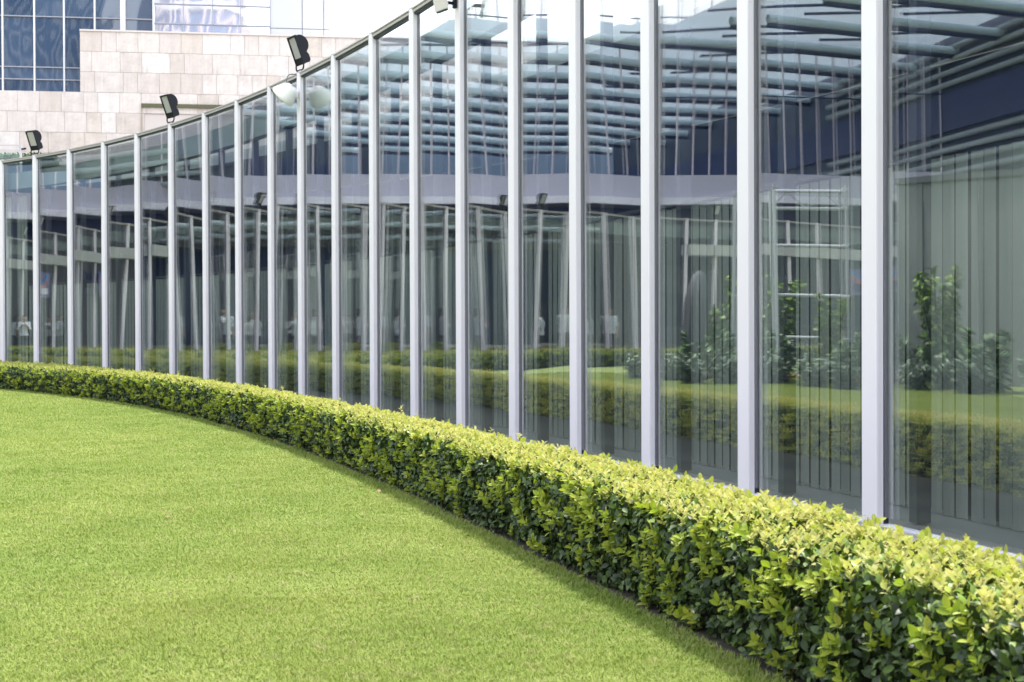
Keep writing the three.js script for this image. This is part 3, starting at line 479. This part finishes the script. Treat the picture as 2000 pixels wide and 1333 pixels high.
{ // flower bed shrubs
  const proto = (h, w, n, c0, c1, sz) => {
    const g = new THREE.Group(), L = new Leaves(), p = new THREE.Vector3(), d = new THREE.Vector3(), st = [];
    for (let k = 0; k < 9; k++) { const an = R() * 6.28, ln = rr(0.15, 0.42) * w; st.push([new THREE.Vector3(rr(-0.05, 0.05), 0, rr(-0.05, 0.05)), new THREE.Vector3(Math.cos(an) * ln, h * rr(0.55, 0.98), Math.sin(an) * ln)]); }
    for (let i = 0; i < n; i++) { const s = st[Math.floor(R() * 9)], k = R() ** 0.6; p.copy(s[0]).lerp(s[1], k); const q = 0.13 * w * (1.3 - k); p.x += rr(-q, q); p.y += rr(-q, q); p.z += rr(-q, q); d.set(rr(-1, 1), rr(-0.4, 1), rr(-1, 1)).normalize(); if (p.y < 0.05) p.y = 0.05; faceUp(L, p, d, up, sz * rr(0.7, 1.3), mixc(c0, c1, R() * k), 0.8); }
    L.build('foliage', leafB, leafOld, g);
    const tb = mergeGeometries(st.map(s => new THREE.TubeGeometry(new THREE.LineCurve3(s[0], s[1]), 2, 0.012, 5))); const sm = new THREE.Mesh(tb, M(0.06, 0.05, 0.03, 0.9)); sm.name = 'stem'; g.add(sm); return g;
  };
  const kinds = [proto(1.9, 1.0, 900, [0.05, 0.11, 0.02], [0.2, 0.3, 0.04], 0.11), proto(0.95, 1.3, 800, [0.04, 0.085, 0.03], [0.12, 0.2, 0.07], 0.12), proto(0.6, 1.2, 700, [0.06, 0.1, 0.06], [0.22, 0.28, 0.2], 0.1)];
  const lab = ['tall light green shrub in the mirrored flower bed', 'medium dark green shrub in the mirrored flower bed', 'low grey green plant at the front of the mirrored flower bed'];
  const row = [[-13.4, -23.4], [-12.6, -22.4], [-12.2, -21.4], [-11.9, -20.2], [-11.9, -19.4], [-11.8, -18.4], [-11.7, -17.2], [-11.6, -16.0], [-11.4, -14.6], [-11.2, -13.2], [-11.4, -11.8]];
  row.forEach(([x, z], i) => { for (let k = 0; k < 3; k++) { if (k === 0 && i % 2) continue; const o = kinds[k].clone(); o.name = numbered('shrub'); tag(o, lab[k], 'shrub', lab[k].split(' ').slice(0, 3).join(' ') + 's of the bed'); o.position.set(x + (k === 0 ? -0.8 : k === 1 ? -0.3 : 0.6) + rr(-0.3, 0.3), 0, z + rr(-0.5, 0.5)); o.rotation.y = R() * 6; o.scale.setScalar(rr(0.85, 1.2)); scene.add(o); } });
  const fl = thing('red_flower', 'cluster of red and orange bedding flowers at the bed edge', 'flowers'); fl.userData.kind = 'stuff';
  const gs = []; for (let i = 0; i < 40; i++) gs.push(new THREE.IcosahedronGeometry(rr(0.02, 0.04), 0).translate(rr(-12.4, -11.6), rr(0.1, 0.22), rr(-21.5, -18))); mesh('blossom', mergeGeometries(gs), M(0.3, 0.05, 0.03, 0.7), fl).userData.kind = 'stuff';
  // draped statue
  const s = thing('draped_statue', 'tall draped grey statue at the far side of the lawn', 'statue'); s.position.set(-13.4, 0, -22.9); s.scale.set(0.6, 0.8, 0.6);
  const g = new THREE.LatheGeometry([[0.42, 0], [0.5, 0.05], [0.44, 0.9], [0.4, 1.6], [0.42, 2.1], [0.36, 2.55], [0.22, 2.85], [0.05, 2.95], [0, 2.96]].map(v => new THREE.Vector2(...v)), 48), ps = g.attributes.position;
  for (let i = 0; i < ps.count; i++) { const x = ps.getX(i), y = ps.getY(i), z = ps.getZ(i), an = Math.atan2(z, x), k = 1 + (0.13 * Math.sin(an * 7 + y * 0.6) + 0.06 * Math.sin(an * 13 - y)) * Math.min(1, (3 - y) / 1.2); ps.setXYZ(i, x * k + 0.1 * Math.sin(y * 1.2), y, z * k); } g.computeVertexNormals();
  mesh('drape', g, M(0.07, 0.075, 0.09, 0.8), s); mesh('plinth', bx(1.1, 0.12, 1.1, 0, 0.05, 0), M(0.3, 0.3, 0.29, 0.8), s);
}
{ // people on the far side
  const body = (J, bones, paint, res = 72) => {
    const mc = new MarchingCubes(res, new THREE.MeshStandardMaterial(), false, false, 200000); mc.isolation = 0; const s = 2.0; let k = 0; const v = new THREE.Vector3(), ab = new THREE.Vector3(), ap = new THREE.Vector3();
    for (let z = 0; z < res; z++) for (let y = 0; y < res; y++) for (let x = 0; x < res; x++, k++) {
      v.set((x / res - 0.5) * s, y / res * s - 0.1, (z / res - 0.5) * s); let f = 0;
      for (const [i, j] of bones) { const a = J[i], b = J[j]; ab.set(b[0] - a[0], b[1] - a[1], b[2] - a[2]); ap.set(v.x - a[0], v.y - a[1], v.z - a[2]); const t = Math.max(0, Math.min(1, ap.dot(ab) / Math.max(1e-6, ab.lengthSq()))), d = ap.addScaledVector(ab, -t).length() - (a[3] + (b[3] - a[3]) * t); f += Math.exp(-d * 45); }
      mc.field[k] = Math.log(f + 1e-20) / 45;
    }
    mc.update(); const n = mc.count, pos = new Float32Array(mc.positionArray.slice(0, n * 3)), nr = new Float32Array(mc.normalArray.slice(0, n * 3)), c = new Float32Array(n * 3);
    for (let i = 0; i < n; i++) { const x = pos[i * 3] * s / 2, y = (pos[i * 3 + 1] + 1) * s / 2 - 0.1, z = pos[i * 3 + 2] * s / 2; pos[i * 3] = x; pos[i * 3 + 1] = y; pos[i * 3 + 2] = z; const q = paint(x, y, z); c[i * 3] = q[0]; c[i * 3 + 1] = q[1]; c[i * 3 + 2] = q[2]; }
    const g = new THREE.BufferGeometry(); g.setAttribute('position', new THREE.BufferAttribute(pos, 3)); g.setAttribute('normal', new THREE.BufferAttribute(nr, 3)); g.setAttribute('color', new THREE.BufferAttribute(c, 3)); return g;
  };
  const skin = [0.45, 0.27, 0.19], hair = [0.012, 0.01, 0.01];
  const std = arm => ({ pel: [0, 0.95, 0, 0.14], che: [0, 1.28, 0, 0.15], nec: [0, 1.47, 0, 0.055], hea: [0, 1.6, 0.01, 0.095], crn: [0, 1.65, -0.01, 0.095], nos: [0, 1.6, 0.1, 0.02], sl: [0.18, 1.4, 0, 0.06], sr: [-0.18, 1.4, 0, 0.06], ...arm, hl: [0.09, 0.9, 0, 0.09], kl: [0.1, 0.5, 0.02, 0.06], al: [0.11, 0.08, -0.02, 0.042], tl: [0.13, 0.04, 0.14, 0.035], hr: [-0.09, 0.9, 0, 0.09], kr: [-0.1, 0.5, 0.04, 0.06], ar: [-0.11, 0.08, 0, 0.042], tr: [-0.13, 0.04, 0.16, 0.035] });
  const bones = [['pel', 'che'], ['che', 'nec'], ['nec', 'hea'], ['hea', 'crn'], ['nos', 'nos'], ['che', 'sl'], ['che', 'sr'], ['sl', 'el'], ['el', 'wl'], ['wl', 'fl'], ['sr', 'er'], ['er', 'wr'], ['wr', 'fr'], ['pel', 'hl'], ['hl', 'kl'], ['kl', 'al'], ['al', 'tl'], ['pel', 'hr'], ['hr', 'kr'], ['kr', 'ar'], ['ar', 'tr']];
  const down = { el: [0.23, 1.14, -0.02, 0.045], wl: [0.24, 0.9, 0.05, 0.033], fl: [0.24, 0.78, 0.07, 0.03], er: [-0.23, 1.14, -0.02, 0.045], wr: [-0.24, 0.9, 0.05, 0.033], fr: [-0.24, 0.78, 0.07, 0.03] };
  const upm = { el: [0.24, 1.16, 0.1, 0.045], wl: [0.1, 1.3, 0.26, 0.033], fl: [0.05, 1.36, 0.3, 0.03], er: [-0.24, 1.16, 0.1, 0.045], wr: [-0.1, 1.3, 0.26, 0.033], fr: [-0.05, 1.36, 0.3, 0.03] };
  const paint = (shirt, leg) => (x, y, z) => y > 1.5 ? (y > 1.67 || z < -0.02 ? hair : skin) : y > 1.44 && Math.abs(x) < 0.07 ? skin : y > 0.92 ? (Math.abs(x) > 0.19 && y < 1.16 || (z > 0.18 && y > 1.2) ? skin : shirt) : Math.abs(x) > 0.2 && y > 0.7 ? skin : y > 0.06 ? leg : [0.02, 0.02, 0.02];
  const vm = new THREE.MeshStandardMaterial({ vertexColors: true, roughness: 0.85 });
  const man = body(std(down), bones, paint([0.75, 0.75, 0.78], [0.025, 0.028, 0.04])), man2 = body(std(upm), bones, paint([0.66, 0.68, 0.74], [0.04, 0.04, 0.05])), woman = body(std(upm), bones, (x, y, z) => y > 1.3 && z < -0.035 && Math.abs(x) < 0.13 ? hair : paint([0.42, 0.55, 0.62], [0.3, 0.34, 0.42])(x, y, z));
  const put = (g, a, off, turn, label, sc = 1) => { const p = P(a, off), o = mesh('person', g, vm); tag(o, label, 'person', 'people mirrored in the glass'); o.position.set(p[0], 0, p[1]); o.rotation.y = turn; o.scale.setScalar(sc); };
  [[33.2, -0.42, man], [34.4, -0.42, man2], [36.2, -0.42, man], [37.5, -0.42, man], [50.6, 0.9, man2], [51.6, 1.1, man], [54.2, 0.9, man], [55.4, 1.2, man2]].forEach(([a, o, g], i) => put(g, a, o, rr(0, 6), g === man ? 'person in white shirt and dark trousers standing beyond the lawn' : 'person in pale shirt with raised hands standing beyond the lawn', rr(0.96, 1.04)));
  const w = mesh('person', woman, vm); tag(w, 'person in pale blue top holding a camera behind the flower bed', 'person'); w.position.set(-12.0, 0, -15.1); w.rotation.y = 2.3; w.scale.setScalar(0.97);
}
{ // posters on the far glass and a round tower behind the camera that the pale panes mirror
  const cv = document.createElement('canvas'); cv.width = 256; cv.height = 192; const x = cv.getContext('2d'); x.fillStyle = '#6d6a90'; x.fillRect(0, 0, 256, 192); x.fillStyle = '#c9c6d6'; x.fillRect(20, 120, 100, 46); x.fillStyle = '#3d3f66'; x.fillRect(140, 110, 90, 60);
  x.lineWidth = 14; x.lineCap = 'round'; for (const [c, k] of [['#2a93b5', 0], ['#d1542f', 26], ['#3b62b0', -20]]) { x.strokeStyle = c; x.beginPath(); x.moveTo(128, 110 + k * 0.2); x.quadraticCurveTo(70, 90 + k, 22, 28 + k); x.moveTo(128, 110 + k * 0.2); x.quadraticCurveTo(190, 90 + k, 236, 28 + k); x.stroke(); }
  const tx = new THREE.CanvasTexture(cv); tx.colorSpace = THREE.SRGBColorSpace;
  for (const i of [6]) { const a = 25.399 + 1.43 * (i + 8.5), p = P(a, 0.3), th = heading(a), o = mesh('poster', bx(2.0, 0.9, 0.03), new THREE.MeshStandardMaterial({ map: tx, roughness: 0.6 })); tag(o, 'banner with blue and orange feather shapes under the canopy band', 'poster', 'feather banners on the far glass'); o.position.set(p[0], 2.75, p[1]); o.rotation.y = Math.atan2(-Math.cos(th), Math.sin(th)); }
  const t = thing('round_tower', 'round office tower mirrored in the pale tower panes', 'building'); t.position.set(-6, 0, 105);
  mesh('wall', new THREE.CylinderGeometry(8, 8, 64, 40).translate(0, 32, 0), M(0.16, 0.19, 0.28, 0.4), t);
  for (let k = 0; k < 24; k++) mesh('fin', bx(0.6, 64, 0.6, Math.cos(k / 24 * 6.283) * 8, 32, Math.sin(k / 24 * 6.283) * 8), M(0.5, 0.42, 0.42, 0.6), t);
  for (let k = 0; k < 8; k++) mesh('floor_band', new THREE.CylinderGeometry(8.25, 8.25, 1.0, 40).translate(0, 8 + k * 7.5, 0), M(0.6, 0.58, 0.6, 0.6), t);
  { // the block that closes the left side of the court, mirrored twice over in the far glass
    const n = thing('court_office_block', 'dark grey office block with window bands closing the left side of the court', 'building'), m = M(0.09, 0.095, 0.1, 0.7), g = M(0.02, 0.03, 0.045, 0.15), f = M(0.2, 0.2, 0.21, 0.6); n.position.set(-66, 0, 16);
    mesh('wall', bx(12, 17, 56, 0, 8.5, 0), m, n); mesh('parapet', bx(12.4, 0.5, 56.4, 0, 17.2, 0), f, n);
    for (let k = 0; k < 4; k++) for (let i = 0; i < 14; i++) { const w = mesh('window', bx(0.2, 2.2, 3.1, 6.02, 2.4 + k * 4, -26 + i * 4), g, n); if (k === 0) mesh('frame', bx(0.1, 0.12, 3.4, 6.1, 1.2, -26 + i * 4), f, w); }
  }
  const q = thing('dark_office_block', 'dark blue office block mirrored in the tower windows', 'building'); q.position.set(-38, 0, 112);
  mesh('wall', bx(34, 70, 14, 0, 35, 0), M(0.05, 0.08, 0.15, 0.4), q); for (let k = 0; k < 12; k++) mesh('mullion', bx(0.5, 70, 0.5, -16 + k * 2.9, 35, -7.1), M(0.7, 0.72, 0.76, 0.5), q);
}

scene.traverse(o => { if (o.isMesh) { o.castShadow = true; o.receiveShadow = true; } });
renderer.render(scene, camera);
